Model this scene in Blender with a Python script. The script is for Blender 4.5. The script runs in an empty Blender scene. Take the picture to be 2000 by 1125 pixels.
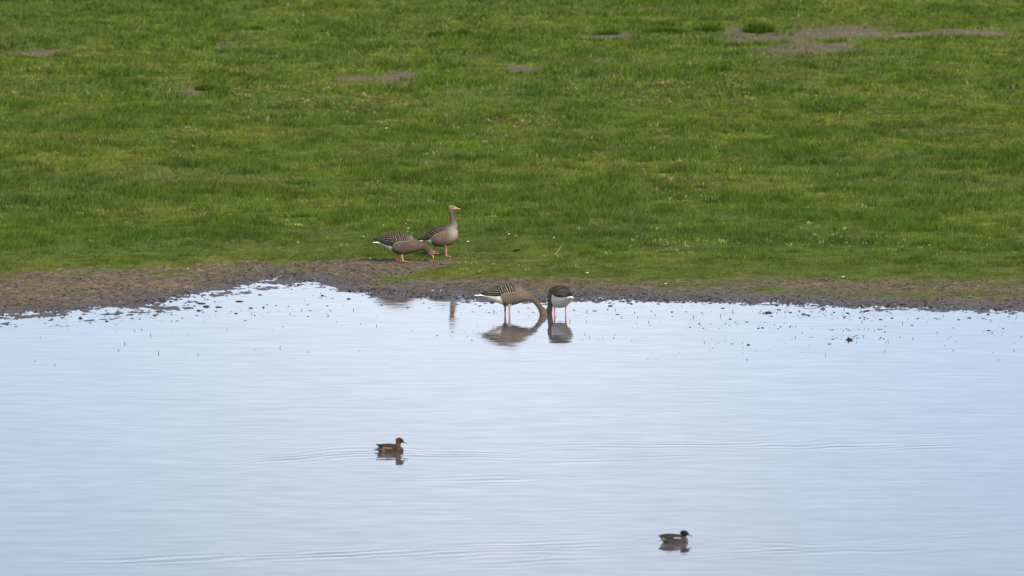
import bpy, bmesh, math
import numpy as np
from mathutils import Vector, kdtree, Matrix

# ------------------------------------------------------------------ camera, sky, sun, exposure
sc = bpy.context.scene
COL = sc.collection
W0, H0 = 2000.0, 1125.0
F = 15955.0                       # focal length in photo pixels
CAMZ = 10.0
PITCH = math.atan((562.5 + 795.0) / F)
cd = bpy.data.cameras.new('camera')
cam = bpy.data.objects.new('camera', cd); COL.objects.link(cam)
cam.location = (0, 0, CAMZ)
cam.rotation_euler = (math.pi / 2 - PITCH, 0, 0)
cd.sensor_width = 36.0
cd.lens = F * 36.0 / W0
cd.clip_start = 1.0; cd.clip_end = 6000.0
cd.dof.use_dof = True
cd.dof.focus_distance = 116.0
cd.dof.aperture_fstop = 4.0
sc.camera = cam

SUN_EL, SUN_AZ = math.radians(34), math.radians(150)   # azimuth clockwise from +Y
w = bpy.data.worlds.new('World'); sc.world = w; w.use_nodes = True
nt = w.node_tree; nt.nodes.clear()
wo = nt.nodes.new('ShaderNodeOutputWorld'); bg = nt.nodes.new('ShaderNodeBackground')
sky = nt.nodes.new('ShaderNodeTexSky'); sky.sky_type = 'NISHITA'; sky.sun_disc = False
sky.sun_elevation = SUN_EL; sky.sun_rotation = SUN_AZ
sky.altitude = 0; sky.air_density = 1.0; sky.dust_density = 1.5; sky.ozone_density = 1.5
tc = nt.nodes.new('ShaderNodeTexCoord')
cm = nt.nodes.new('ShaderNodeMapping'); cm.inputs['Scale'].default_value = (9.0, 9.0, 14.0)
cm.inputs['Location'].default_value = (0.35, 0.0, 0.2)
cn = nt.nodes.new('ShaderNodeTexNoise'); cn.inputs['Scale'].default_value = 1.0
cn.inputs['Detail'].default_value = 4; cn.inputs['Roughness'].default_value = 0.5
cr = nt.nodes.new('ShaderNodeMapRange')
cr.inputs['From Min'].default_value = 0.30; cr.inputs['From Max'].default_value = 0.72
cr.inputs['To Min'].default_value = 0.70; cr.inputs['To Max'].default_value = 1.0
mx = nt.nodes.new('ShaderNodeMix'); mx.data_type = 'RGBA'
mx.inputs[7].default_value = (5.5, 6.05, 7.3, 1)            # thin overcast cloud
nt.links.new(tc.outputs['Generated'], cm.inputs['Vector'])
nt.links.new(cm.outputs['Vector'], cn.inputs['Vector'])
nt.links.new(cn.outputs['Fac'], cr.inputs['Value'])
# added bright patch low in the unseen sky ahead, lightens the middle of the water
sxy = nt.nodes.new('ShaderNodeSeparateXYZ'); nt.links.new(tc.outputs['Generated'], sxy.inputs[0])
def mth(op, a, b=None):
    n = nt.nodes.new('ShaderNodeMath'); n.operation = op
    for i_, q in enumerate((a, b)):
        if q is None: continue
        if isinstance(q, (int, float)): n.inputs[i_].default_value = q
        else: nt.links.new(q, n.inputs[i_])
    return n.outputs[0]
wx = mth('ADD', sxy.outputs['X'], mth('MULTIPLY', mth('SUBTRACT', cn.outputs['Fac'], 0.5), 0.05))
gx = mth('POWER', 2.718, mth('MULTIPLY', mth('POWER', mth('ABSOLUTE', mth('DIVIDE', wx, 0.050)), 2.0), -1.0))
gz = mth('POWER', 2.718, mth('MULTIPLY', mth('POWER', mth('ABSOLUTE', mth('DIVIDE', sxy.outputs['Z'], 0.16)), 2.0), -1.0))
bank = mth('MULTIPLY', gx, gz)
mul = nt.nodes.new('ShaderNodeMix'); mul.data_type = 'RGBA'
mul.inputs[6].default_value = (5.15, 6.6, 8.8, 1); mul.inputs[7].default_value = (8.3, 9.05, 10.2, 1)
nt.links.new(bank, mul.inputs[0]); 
# the cloud sheet thins and darkens overhead
hz = mth('ADD', 0.32, mth('MULTIPLY', 0.68, mth('POWER', 2.718, mth('MULTIPLY', mth('MAXIMUM', sxy.outputs['Z'], 0.0), -3.2))))
scl = nt.nodes.new('ShaderNodeVectorMath'); scl.operation = 'SCALE'
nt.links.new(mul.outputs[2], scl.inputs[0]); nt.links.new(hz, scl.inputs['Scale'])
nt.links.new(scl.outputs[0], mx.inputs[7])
nt.links.new(cr.outputs['Result'], mx.inputs[0])
nt.links.new(sky.outputs['Color'], mx.inputs[6])
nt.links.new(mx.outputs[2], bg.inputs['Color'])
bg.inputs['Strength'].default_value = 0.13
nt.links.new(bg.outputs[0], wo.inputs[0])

ld = bpy.data.lights.new('sun', 'SUN'); ld.energy = 3.0; ld.angle = math.radians(12)
ld.color = (1.0, 0.93, 0.82)
sun = bpy.data.objects.new('sun', ld); COL.objects.link(sun)
sdir = Vector((math.sin(SUN_AZ) * math.cos(SUN_EL), math.cos(SUN_AZ) * math.cos(SUN_EL), math.sin(SUN_EL)))
sun.rotation_euler = (-sdir).to_track_quat('-Z', 'Y').to_euler()
sc.view_settings.view_transform = 'Standard'; sc.view_settings.look = 'None'
sc.view_settings.exposure = 0.55; sc.view_settings.gamma = 1.0

rng = np.random.default_rng(7)

# ------------------------------------------------------------------ helpers
_tab = np.random.default_rng(3).random((256, 256))
def vnoise(x, y):
    xi = np.floor(x).astype(int); yi = np.floor(y).astype(int)
    fx = x - xi; fy = y - yi
    fx = fx * fx * (3 - 2 * fx); fy = fy * fy * (3 - 2 * fy)
    a = _tab[xi & 255, yi & 255]; b = _tab[(xi + 1) & 255, yi & 255]
    c = _tab[xi & 255, (yi + 1) & 255]; d = _tab[(xi + 1) & 255, (yi + 1) & 255]
    return (a * (1 - fx) + b * fx) * (1 - fy) + (c * (1 - fx) + d * fx) * fy
def fbm(x, y, s, octv=4, rough=0.5, off=0.0):
    """0..1, mean about .5; s = feature size in metres"""
    x = np.asarray(x, float); y = np.asarray(y, float)
    t = 0; a = 1; n = 0; f = 1.0 / s
    for k in range(octv):
        ca, sa = math.cos(0.6 * k + 0.3), math.sin(0.6 * k + 0.3)
        t = t + a * vnoise((x * ca - y * sa) * f + 17.3 * k + off, (x * sa + y * ca) * f + 5.1 * k + off * 1.7)
        n += a; a *= rough; f *= 2.03
    return t / n
def sstep(a, b, x):
    t = np.clip((x - a) / (b - a), 0, 1); return t * t * (3 - 2 * t)

def ray(u, v):
    a = (u - W0 / 2) / F; b = -(v - H0 / 2) / F
    c, s = math.cos(PITCH), math.sin(PITCH)
    return np.array([a, c + b * s, -s + b * c])
def at_z(u, v, z=0.0):
    r = ray(u, v); k = (z - CAMZ) / r[2]
    return r[0] * k, r[1] * k

def tag(o, label=None, cat=None, group=None, kind=None):
    if label: o['label'] = label
    if cat: o['category'] = cat
    if group: o['group'] = group
    if kind: o['kind'] = kind
    return o
def link_mesh(name, verts, faces, mat=None, parent=None, smooth=True, cols=None, attr='Col'):
    me = bpy.data.meshes.new(name)
    verts = np.asarray(verts, np.float32)
    if isinstance(faces, np.ndarray):
        nv = len(verts); nf, k = faces.shape
        me.vertices.add(nv); me.vertices.foreach_set('co', verts.ravel())
        me.loops.add(nf * k); me.loops.foreach_set('vertex_index', faces.astype(np.int32).ravel())
        me.polygons.add(nf)
        me.polygons.foreach_set('loop_start', np.arange(0, nf * k, k, dtype=np.int32))
        me.polygons.foreach_set('loop_total', np.full(nf, k, np.int32))
        me.update(calc_edges=True)
    else:
        me.from_pydata([tuple(map(float, v)) for v in verts], [], faces); me.update()
    me.polygons.foreach_set('use_smooth', np.full(len(me.polygons), smooth, bool))
    if cols is not None:
        a = me.color_attributes.new(attr, 'FLOAT_COLOR', 'POINT')
        c4 = np.ones((len(verts), 4), np.float32); c4[:, :3] = cols
        a.data.foreach_set('color', c4.ravel())
    if mat: me.materials.append(mat)
    o = bpy.data.objects.new(name, me); COL.objects.link(o)
    if parent: o.parent = parent
    return o
def empty(name, loc, rz=0.0):
    o = bpy.data.objects.new(name, None); COL.objects.link(o)
    o.location = loc; o.rotation_euler = (0, 0, rz); o.empty_display_size = 0.1
    return o

def base_mat(name, rough=0.8, spec=0.3):
    m = bpy.data.materials.new(name); m.use_nodes = True
    n = m.node_tree.nodes['Principled BSDF']
    n.inputs['Roughness'].default_value = rough
    n.inputs['Specular IOR Level'].default_value = spec
    return m, m.node_tree, n
def attr_mat(name, rough=0.8, spec=0.3, noise_scale=None, amt=0.25, translucent=0.0, bump=0.0):
    m, t, p = base_mat(name, rough, spec)
    a = t.nodes.new('ShaderNodeAttribute'); a.attribute_name = 'Col'
    src = a.outputs['Color']
    if noise_scale:
        co = t.nodes.new('ShaderNodeTexCoord')
        nz = t.nodes.new('ShaderNodeTexNoise'); nz.inputs['Scale'].default_value = noise_scale; nz.inputs['Detail'].default_value = 3
        mr = t.nodes.new('ShaderNodeMapRange'); mr.inputs['To Min'].default_value = 1 - amt * 1.6; mr.inputs['To Max'].default_value = 1 + amt * 1.6
        mr.inputs['From Min'].default_value = 0.2; mr.inputs['From Max'].default_value = 0.8
        vm = t.nodes.new('ShaderNodeVectorMath'); vm.operation = 'SCALE'
        t.links.new(co.outputs['Object'], nz.inputs['Vector']); t.links.new(nz.outputs['Fac'], mr.inputs['Value'])
        t.links.new(src, vm.inputs[0]); t.links.new(mr.outputs['Result'], vm.inputs['Scale'])
        src = vm.outputs['Vector']
        if bump:
            b = t.nodes.new('ShaderNodeBump'); b.inputs['Distance'].default_value = bump; b.inputs['Strength'].default_value = 0.6
            t.links.new(nz.outputs['Fac'], b.inputs['Height']); t.links.new(b.outputs['Normal'], p.inputs['Normal'])
    t.links.new(src, p.inputs['Base Color'])
    if translucent:
        tr = t.nodes.new('ShaderNodeBsdfTranslucent'); ms = t.nodes.new('ShaderNodeMixShader')
        ms.inputs[0].default_value = translucent
        t.links.new(src, tr.inputs['Color'])
        out = t.nodes['Material Output']
        t.links.new(p.outputs[0], ms.inputs[1]); t.links.new(tr.outputs[0], ms.inputs[2]); t.links.new(ms.outputs[0], out.inputs[0])
    return m

# ------------------------------------------------------------------ terrain heights and grass cover, in world metres
WL = [(-400, 640), (-100, 620), (150, 606), (230, 597), (282, 594), (330, 588), (390, 574), (450, 559), (510, 547), (555, 544), (600, 550), (640, 560), (690, 572),
      (740, 580), (800, 582), (850, 582), (930, 585), (1000, 588), (1060, 591), (1150, 588), (1240, 587), (1350, 591), (1500, 594),
      (1620, 598), (1718, 601), (1850, 606), (2100, 612), (2400, 620)]
wlp = np.array([at_z(u, v) for u, v in WL]); wlp = wlp[np.argsort(wlp[:, 0])]
def shore(x): return np.interp(x, wlp[:, 0], wlp[:, 1])
def height(x, y, fine=True):
    x = np.asarray(x, float); y = np.asarray(y, float)
    D = y - shore(x)
    z = np.where(D < 0, 0.016 * D * (1 - .72 * sstep(-2.7, -3.4, x) * sstep(-12, -8, x) * sstep(-3.4, -2.2, D)), 0.0)
    z = z + np.where(D >= 0, 0.021 * np.minimum(D, 7), 0)
    z = z + 0.05 * sstep(7, 16, D) + 0.004 * np.clip(D - 16, 0, None)
    z = np.maximum(z, -0.6)
    # small bank round the turf tongue
    und = (fbm(x, y, 2.6, 3, .5, 3.1) - .5) * 0.24 + (fbm(x * 0.8, y, 0.9, 3, .55, 8.2) - .5) * 0.17
    z = z + und * sstep(6, 22, D)
    if fine:
        k = sstep(-6, 0, D) * (1 - sstep(5, 9, D))
        left = 1 + 1.3 * sstep(-2.6, -3.4, x)
        z = z + k * ((fbm(x, y, 0.45, 3, .6, 1.0) - .5) * 0.035 + (fbm(x, y, 0.11, 3, .65, 4.0) - .5) * 0.052) * (1 + (left - 1) * .55)
        z = z - k * 0.004
    return z
def ground(u, v):
    z = 0.1
    for _ in range(25):
        x, y = at_z(u, v, z); z = 0.5 * z + 0.5 * float(height(x, y, False))
    return x, y, z
def gline(pts):
    a = np.array([ground(u, v)[:2] for u, v in pts]); return a[np.argsort(a[:, 0])]
B1 = gline([(-400, 545), (-100, 533), (282, 523), (345, 520), (392, 517), (402, 511), (480, 512), (560, 512), (650, 508), (700, 504), (745, 502),
            (772, 504), (800, 508), (850, 509), (900, 508), (960, 509), (985, 515), (1000, 538), (1050, 541), (1100, 542), (1160, 544), (1240, 547),
            (1320, 545), (1400, 547), (1500, 540), (1560, 541), (1640, 547), (1718, 545), (2100, 550), (2400, 552)])
B2 = gline([(728, 553), (760, 551), (800, 548), (850, 543), (900, 541), (960, 538), (1010, 541)])
B3 = gline([(728, 552), (760, 545), (800, 536), (830, 526), (870, 518), (900, 514), (960, 511), (1010, 509)])
def bare_patch(u0, u1, v0, v1):
    xa, ya, _ = ground(u0, (v0 + v1) / 2); xb, yb, _ = ground(u1, (v0 + v1) / 2)
    _, yt, _ = ground((u0 + u1) / 2, v0); _, yl, _ = ground((u0 + u1) / 2, v1)
    return ((xa + xb) / 2, (yt + yl) / 2, (xb - xa) / 2, abs(yt - yl) / 2 * 1.7)
BARE = [bare_patch(*a) for a in [(1100, 1292, 68, 77), (1385, 1560, 62, 80), (1500, 1760, 53, 76), (1432, 1705, 87, 99), (1700, 1980, 60, 72), (398, 484, 85, 93),
                                 (330, 400, 88, 92), (650, 800, 149, 155), (745, 830, 141, 152), (340, 418, 176, 188), (990, 1060, 130, 138), (2, 140, 100, 110)]]
def bare(x, y):
    m = np.zeros_like(x)
    n = (fbm(x, y, 0.8, 4, .65, 12.) - .5)
    n2 = fbm(x, y, .35, 3, .6, 19.)
    for cx, cy, rx, ry in BARE:
        d = np.sqrt(((x - cx) / rx) ** 2 + ((y - cy) / ry) ** 2) + n * 1.35
        m = np.maximum(m, (1 - sstep(.55, 1.15, d)) * (.80 + .20 * sstep(.36, .52, n2)))
    return m
def cover(x, y):
    """1 turf, 0 bare mud"""
    x = np.asarray(x, float); y = np.asarray(y, float)
    j = (fbm(x, y, 0.7, 4, .6, 21.) - .5) * 0.9 + (fbm(x, y, 0.12, 2, .6, 2.) - .5) * .5
    d1 = y + j - np.interp(x, B1[:, 0], B1[:, 1])
    m = sstep(-.18, .22, d1)
    inx = (x > B2[0, 0]) & (x < B2[-1, 0] + .1)
    dl = np.minimum(y + j * .6 - np.interp(x, B2[:, 0], B2[:, 1]), np.interp(x, B3[:, 0], B3[:, 1]) - y - j * .4)
    m = np.maximum(m, np.where(inx, sstep(-.12, .18, dl), 0))
    D = y - shore(x)
    # thin weedy strips on the mud
    th = np.where(x > .5, np.exp(-((D - 2.1 - .15 * np.sin(x)) / .55) ** 2), 0) * sstep(.5, 2.5, x)
    th = np.maximum(th, np.where((x < -3), np.exp(-((D - (np.interp(x, B1[:, 0], B1[:, 1]) - shore(x)) + .8) / .6) ** 2) * .8, 0))
    th = np.maximum(th, np.where((x > -.5), .7 * np.exp(-((d1 + .35) / .4) ** 2), 0))
    m = np.maximum(m, th * sstep(.36, .60, fbm(x, y, .5, 3, .6, 31.)) * .85)
    return np.clip(m * (1 - bare(x, y)), 0, 1)

# ------------------------------------------------------------------ ground sheet
xs = np.concatenate([[-1500, -600, -200, -80, -40, -25], np.arange(-17, 17.001, 0.032), [25, 40, 80, 200, 600, 1500]])
ys = np.concatenate([[20, 60, 90, 100, 104, 107], np.arange(109, 124, 0.045), np.arange(124, 215, 0.16), [222, 240, 280, 350, 500, 900, 1800, 4000]])
X, Y = np.meshgrid(xs, ys)
Z = height(X, Y); CV = cover(X, Y)
nx, ny = len(xs), len(ys)
V = np.stack([X.ravel(), Y.ravel(), Z.ravel()], 1)
i = np.arange((ny - 1) * (nx - 1)); r = i // (nx - 1); c = i % (nx - 1); b = r * nx + c
FA = np.stack([b, b + 1, b + nx + 1, b + nx], 1)
cv = CV.ravel()
gm, t, p = base_mat('turf_and_mud', 0.9, 0.05)
a = t.nodes.new('ShaderNodeAttribute'); a.attribute_name = 'Col'
sep = t.nodes.new('ShaderNodeSeparateColor'); t.links.new(a.outputs['Color'], sep.inputs[0])
geo = t.nodes.new('ShaderNodeNewGeometry'); sx = t.nodes.new('ShaderNodeSeparateXYZ'); t.links.new(geo.outputs['Position'], sx.inputs[0])
def nz(scale, detail=4, rough=.6, sv=(1, 1, 1)):
    mp = t.nodes.new('ShaderNodeMapping'); mp.inputs['Scale'].default_value = sv
    n = t.nodes.new('ShaderNodeTexNoise'); n.inputs['Scale'].default_value = scale; n.inputs['Detail'].default_value = detail; n.inputs['Roughness'].default_value = rough
    t.links.new(geo.outputs['Position'], mp.inputs[0]); t.links.new(mp.outputs[0], n.inputs['Vector']); return n.outputs['Fac']
def ramp(fac, stops):
    n = t.nodes.new('ShaderNodeValToRGB'); e = n.color_ramp.elements
    e[0].position, e[0].color = stops[0][0], (*stops[0][1], 1); e[1].position, e[1].color = stops[1][0], (*stops[1][1], 1)
    for ps, cc in stops[2:]:
        q = e.new(ps); q.color = (*cc, 1)
    t.links.new(fac, n.inputs[0]); return n.outputs['Color']
def mix(f, c1, c2):
    n = t.nodes.new('ShaderNodeMix'); n.data_type = 'RGBA'
    t.links.new(f, n.inputs[0]); t.links.new(c1, n.inputs[6]); t.links.new(c2, n.inputs[7]); return n.outputs[2]
mud1 = ramp(nz(9, 6, .75), [(.34, (.045, .034, .023)), (.5, (.155, .118, .080)), (.66, (.30, .23, .155))])
mud2 = ramp(nz(1.3, 4, .6), [(.35, (.105, .080, .056)), (.7, (.21, .158, .108))])
mudn = t.nodes.new('ShaderNodeMix'); mudn.data_type = 'RGBA'; mudn.inputs[0].default_value = .35
t.links.new(mud1, mudn.inputs[6]); t.links.new(mud2, mudn.inputs[7])
wet = t.nodes.new('ShaderNodeMapRange'); wet.inputs['From Min'].default_value = .045; wet.inputs['From Max'].default_value = .005
t.links.new(sx.outputs['Z'], wet.inputs['Value'])
wetc = ramp(nz(14, 5, .7), [(.3, (.040, .032, .029)), (.7, (.125, .102, .092))])
mud = mix(wet.outputs['Result'], mudn.outputs[2], wetc)
gr = ramp(nz(2.4, 5, .65), [(.30, (.050, .062, .012)), (.5, (.10, .12, .022)), (.72, (.17, .16, .045))])
col = mix(sep.outputs[0], mud, gr)
t.links.new(col, p.inputs['Base Color'])
rr = t.nodes.new('ShaderNodeMapRange'); rr.inputs['To Min'].default_value = .9; rr.inputs['To Max'].default_value = .42
t.links.new(wet.outputs['Result'], rr.inputs['Value']); t.links.new(rr.outputs['Result'], p.inputs['Roughness'])
ws = t.nodes.new('ShaderNodeMapRange'); ws.inputs['To Min'].default_value = .03; ws.inputs['To Max'].default_value = .4
t.links.new(wet.outputs['Result'], ws.inputs['Value']); t.links.new(ws.outputs['Result'], p.inputs['Specular IOR Level'])
bp = t.nodes.new('ShaderNodeBump'); bp.inputs['Distance'].default_value = .03; bp.inputs['Strength'].default_value = .55
t.links.new(nz(16, 5, .7), bp.inputs['Height']); t.links.new(bp.outputs['Normal'], p.inputs['Normal'])
gcol = np.stack([cv, cv, cv], 1)
g = link_mesh('ground', V, FA, gm, cols=gcol); tag(g, kind='structure')

# ------------------------------------------------------------------ water sheet
wm, t, p = base_mat('shallow_muddy_water', 0.035, 0.5)
p.inputs['IOR'].default_value = 1.333
p.inputs['Base Color'].default_value = (.115, .095, .095, 1)
geo = t.nodes.new('ShaderNodeNewGeometry')
def wn(sv, scale, detail, amp):
    mp = t.nodes.new('ShaderNodeMapping'); mp.inputs['Scale'].default_value = sv
    n = t.nodes.new('ShaderNodeTexNoise'); n.inputs['Scale'].default_value = scale; n.inputs['Detail'].default_value = detail
    n.inputs['Roughness'].default_value = .55
    t.links.new(geo.outputs['Position'], mp.inputs[0]); t.links.new(mp.outputs[0], n.inputs['Vector'])
    s = t.nodes.new('ShaderNodeVectorMath'); s.operation = 'SUBTRACT'; s.inputs[1].default_value = (.5, .5, .5)
    m = t.nodes.new('ShaderNodeVectorMath'); m.operation = 'MULTIPLY'; m.inputs[1].default_value = amp
    t.links.new(n.outputs['Color'], s.inputs[0]); t.links.new(s.outputs[0], m.inputs[0]); return m.outputs[0]
def vadd(a, b):
    n = t.nodes.new('ShaderNodeVectorMath'); n.operation = 'ADD'; t.links.new(a, n.inputs[0]); t.links.new(b, n.inputs[1]); return n.outputs[0]
def vmul(a, s):
    n = t.nodes.new('ShaderNodeVectorMath'); n.operation = 'SCALE'; t.links.new(a, n.inputs[0]); t.links.new(s, n.inputs['Scale']); return n.outputs[0]
near = t.nodes.new('ShaderNodeMapRange')        # the sheltered water by the shore is calmer
near.inputs['From Min'].default_value = 112; near.inputs['From Max'].default_value = 92
near.inputs['To Min'].default_value = 1.0; near.inputs['To Max'].default_value = 1.25
sxx = t.nodes.new('ShaderNodeSeparateXYZ'); t.links.new(geo.outputs['Position'], sxx.inputs[0]); t.links.new(sxx.outputs['Y'], near.inputs['Value'])
rip = vadd(wn((1.2, 9, 1), 1.6, 4, (.012, .046, 0)), wn((.7, 1.0, 1), 1.5, 3, (.004, .006, 0)))
rip = vmul(rip, near.outputs['Result'])
nn = t.nodes.new('ShaderNodeVectorMath'); nn.operation = 'NORMALIZE'
t.links.new(vadd(geo.outputs['Normal'], rip), nn.inputs[0]); t.links.new(nn.outputs[0], p.inputs['Normal'])

xs = np.concatenate([[-1500, -400, -100, -40, -20], np.arange(-11, 11.001, 0.05), [20, 40, 100, 400, 1500]])
ys = np.concatenate([[-60, 0, 40, 60, 72], np.arange(78, 118, 0.05), [120, 124]])
X, Y = np.meshgrid(xs, ys); Z = np.zeros_like(X)
def wake(pts, h, wd, trail=0):
    """a low swell following a line across the water (photo points at water level)"""
    global Z
    q = np.array([at_z(u, v) for u, v in pts]); q = q[np.argsort(q[:, 0])]
    yy = np.interp(X, q[:, 0], q[:, 1])
    e = sstep(q[0, 0], q[0, 0] + 1.0, X) * (1 - sstep(q[-1, 0] - 1.0, q[-1, 0], X))
    n = (fbm(X, Y * 0 + h * 900, 0.8, 3, .5, h * 7000 + wd * 10) - .5)
    d = (Y - yy + n * .25) / wd
    amp = h * e * (.1 + 1.7 * sstep(.3, .75, fbm(X * .45, Y, .8, 3, .55, 50 + wd * 7)))
    ph = 2 * math.pi * (Y - yy) / .31 + 9 * n + 9 * (fbm(X * .5, Y, .5, 3, .6, 61 + h * 5000) - .5)
    wdt = 1.5 + .8 * trail
    Z = Z + amp * .62 * np.exp(-((d + .4 * trail) / wdt) ** 2) * np.sin(ph) * .72
wake([(425, 905), (520, 893), (640, 884), (745, 880), (900, 882), (1000, 886), (1080, 876), (1240, 872), (1400, 872), (1560, 869), (1720, 864), (1950, 858)], .0045, .20, 2)
wake([(425, 907), (500, 920), (600, 932), (760, 940), (900, 938), (1010, 936), (1100, 930)], .0030, .26, 1)
wake([(1000, 898), (1150, 897), (1300, 890), (1500, 887), (1720, 878), (1900, 874)], .0032, .18, 1)
wake([(1380, 855), (1560, 850), (1720, 846)], .0028, .17)
wake([(100, 1100), (282, 1095), (420, 1092), (600, 1082), (800, 1070), (1000, 1062), (1150, 1058), (1280, 1056)], .0048, .17, 3)
wake([(1340, 1062), (1450, 1063), (1600, 1070), (1760, 1066), (1990, 1060)], .0032, .17, 2)
wake([(700, 1110), (1000, 1100), (1300, 1088), (1500, 1075), (1720, 1062), (1990, 1040)], .0032, .19, 1)
def rings(u, v, h, wl, R, z=0.0):
    global Z
    x0, y0 = at_z(u, v, 0)
    rr = np.hypot(X - x0, Y - y0)
    Z = Z + h * np.cos(rr / wl * 2 * math.pi) * np.exp(-(rr / R) ** 2) * sstep(0, wl * .6, rr)
rings(1068, 614, .0012, .22, .9); rings(991, 615, .0007, .2, .6); rings(1095, 615, .0006, .2, .5)
rings(765, 882, .001, .25, .6); rings(1318, 1059, .001, .25, .6)
Z += (fbm(X * .35, Y, .45, 3, .5, 77) - .5) * .0016 * sstep(110, 95, Y)
nx, ny = len(xs), len(ys)
V = np.stack([X.ravel(), Y.ravel(), Z.ravel()], 1)
i = np.arange((ny - 1) * (nx - 1)); r = i // (nx - 1); c = i % (nx - 1); b = r * nx + c
FA = np.stack([b, b + 1, b + nx + 1, b + nx], 1)
wtr = link_mesh('water', V, FA, wm); tag(wtr, kind='structure')

# ------------------------------------------------------------------ grass
def hw_at(y): return 10.4 / 121 * y * 0.85 + 0.6
def blades(n, y0, y1, seed, dens, hfun, wid, colfun):
    rg = np.random.default_rng(seed)
    y = y0 + (y1 - y0) * rg.random(n); x = (rg.random(n) * 2 - 1) * (y * (1000 / F) + 1.2)
    k = dens(x, y) > rg.random(n); x, y = x[k], y[k]; n = len(x)
    z = height(x, y)
    h = hfun(x, y) * (.55 + .9 * rg.random(n))
    an = rg.random(n) * 2 * math.pi
    wd = wid * (.6 + .8 * rg.random(n)) * (y / 121)
    dx, dy = np.cos(an) * wd / 2, np.sin(an) * wd / 2 * .6
    la = rg.random(n) * 2 * math.pi; ln = h * (.25 + .8 * rg.random(n))
    V = np.empty((n, 3, 3))
    V[:, 0] = np.stack([x - dx, y - dy, z - .01], 1); V[:, 1] = np.stack([x + dx, y + dy, z - .01], 1)
    V[:, 2] = np.stack([x + np.cos(la) * ln + .15 * h, y + np.sin(la) * ln, z + h], 1)
    cl = colfun(x, y, rg)
    C = np.repeat(cl[:, None, :], 3, 1)
    return V.reshape(-1, 3), C.reshape(-1, 3)
def lush(x, y):      # patches of longer, darker grass
    return np.maximum(sstep(.52, .62, fbm(x, y * .8, 1.1, 4, .6, 41.)), .8 * sstep(.60, .72, fbm(x, y, .45, 3, .6, 45.))) * (y > 0)
def lerp(a, b, f): return a[None] * (1 - f[:, None]) + b[None] * f[:, None]
G_DARK = np.array([.044, .084, .009]); G_MID = np.array([.115, .172, .020]); G_YEL = np.array([.205, .222, .038]); G_DRY = np.array([.26, .21, .10]); G_BLUE = np.array([.100, .145, .042])
def gcolf(x, y, rg):
    n = len(x)
    L = lush(x, y)
    warm = sstep(.40, .66, fbm(x, y, 2.3, 4, .6, 61.))
    c = lerp(G_MID, G_YEL, np.clip(warm * .75 + (rg.random(n) - .5) * .5, 0, 1))
    bl = sstep(.50, .66, fbm(x, y, 3.1, 3, .5, 91.)) * .6
    # the bluish damp turf right behind the shore
    D = y - np.interp(x, B1[:, 0], B1[:, 1]); bl = np.maximum(bl, .75 * np.exp(-((D - .9) / 1.1) ** 2) * (x > -2))
    c = c * (1 - bl[:, None]) + G_BLUE[None] * bl[:, None]
    f = np.clip(L * 1.0 + (rg.random(n) - .5) * .4, 0, 1) * .75
    c = c * (1 - f[:, None]) + G_DARK[None] * f[:, None] * (1 + .9 * rg.random(n)[:, None])
    dry = (rg.random(n) < .02 + .20 * sstep(.58, .70, fbm(x, y, 1.1, 3, .6, 71.)))
    c[dry] = c[dry] * .35 + G_DRY[None] * .65
    fl = .72 + .60 * sstep(.3, .7, fbm(x, y, .28, 3, .65, 33.))
    return c * fl[:, None] * (.7 + .6 * rg.random(n)[:, None])
def ghf(x, y):
    D = y - shore(x)
    return (.016 +   .020 * sstep(4, 14, D) + .062 * lush(x, y) * sstep(3, 12, D) + .012 * sstep(.45, .7, fbm(x, y, .4, 2, .5, 9.)))
dn = lambda x, y: cover(x, y) ** 1.3 * (.55 + .45 * sstep(.35, .6, fbm(x, y, .35, 3, .6, 15.)))
parts = [blades(330000, 115.5, 128, 1, dn, ghf, .011, gcolf), blades(430000, 128, 155, 2, dn, ghf, .015, gcolf), blades(420000, 155, 214, 3, dn, ghf, .024, gcolf)]
def stub(x, y):
    D = y - shore(x); c_ = cover(x, y)
    return (c_ < .5) * sstep(.8, 2.2, D) * (.12 + .6 * sstep(.48, .62, fbm(x, y, .4, 3, .6, 55.)))
def stubcol(x, y, rg):
    k = rg.random(len(x))[:, None]
    return (np.array([.20, .15, .08])[None] * k + np.array([.12, .13, .035])[None] * (1 - k)) * (.6 + .8 * rg.random(len(x))[:, None])
parts += [blades(150000, 114, 124, 4, stub, lambda x, y: .010 + 0 * x, .010, stubcol), blades(60000, 140, 214, 5, lambda x, y: (bare(x, y) > .3) * .15, lambda x, y: .016 + 0 * x, .02, stubcol)]
GV = np.concatenate([p_[0] for p_ in parts]); GC = np.concatenate([p_[1] for p_ in parts])
grass_mat = attr_mat('grass_blades', .8, .10, translucent=.35)
gr_o = link_mesh('grass', GV, np.arange(len(GV)).reshape(-1, 3), grass_mat, smooth=False, cols=GC)
tag(gr_o, 'short green and yellowish marsh grass covering the field behind the pond', 'grass', kind='stuff')

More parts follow.
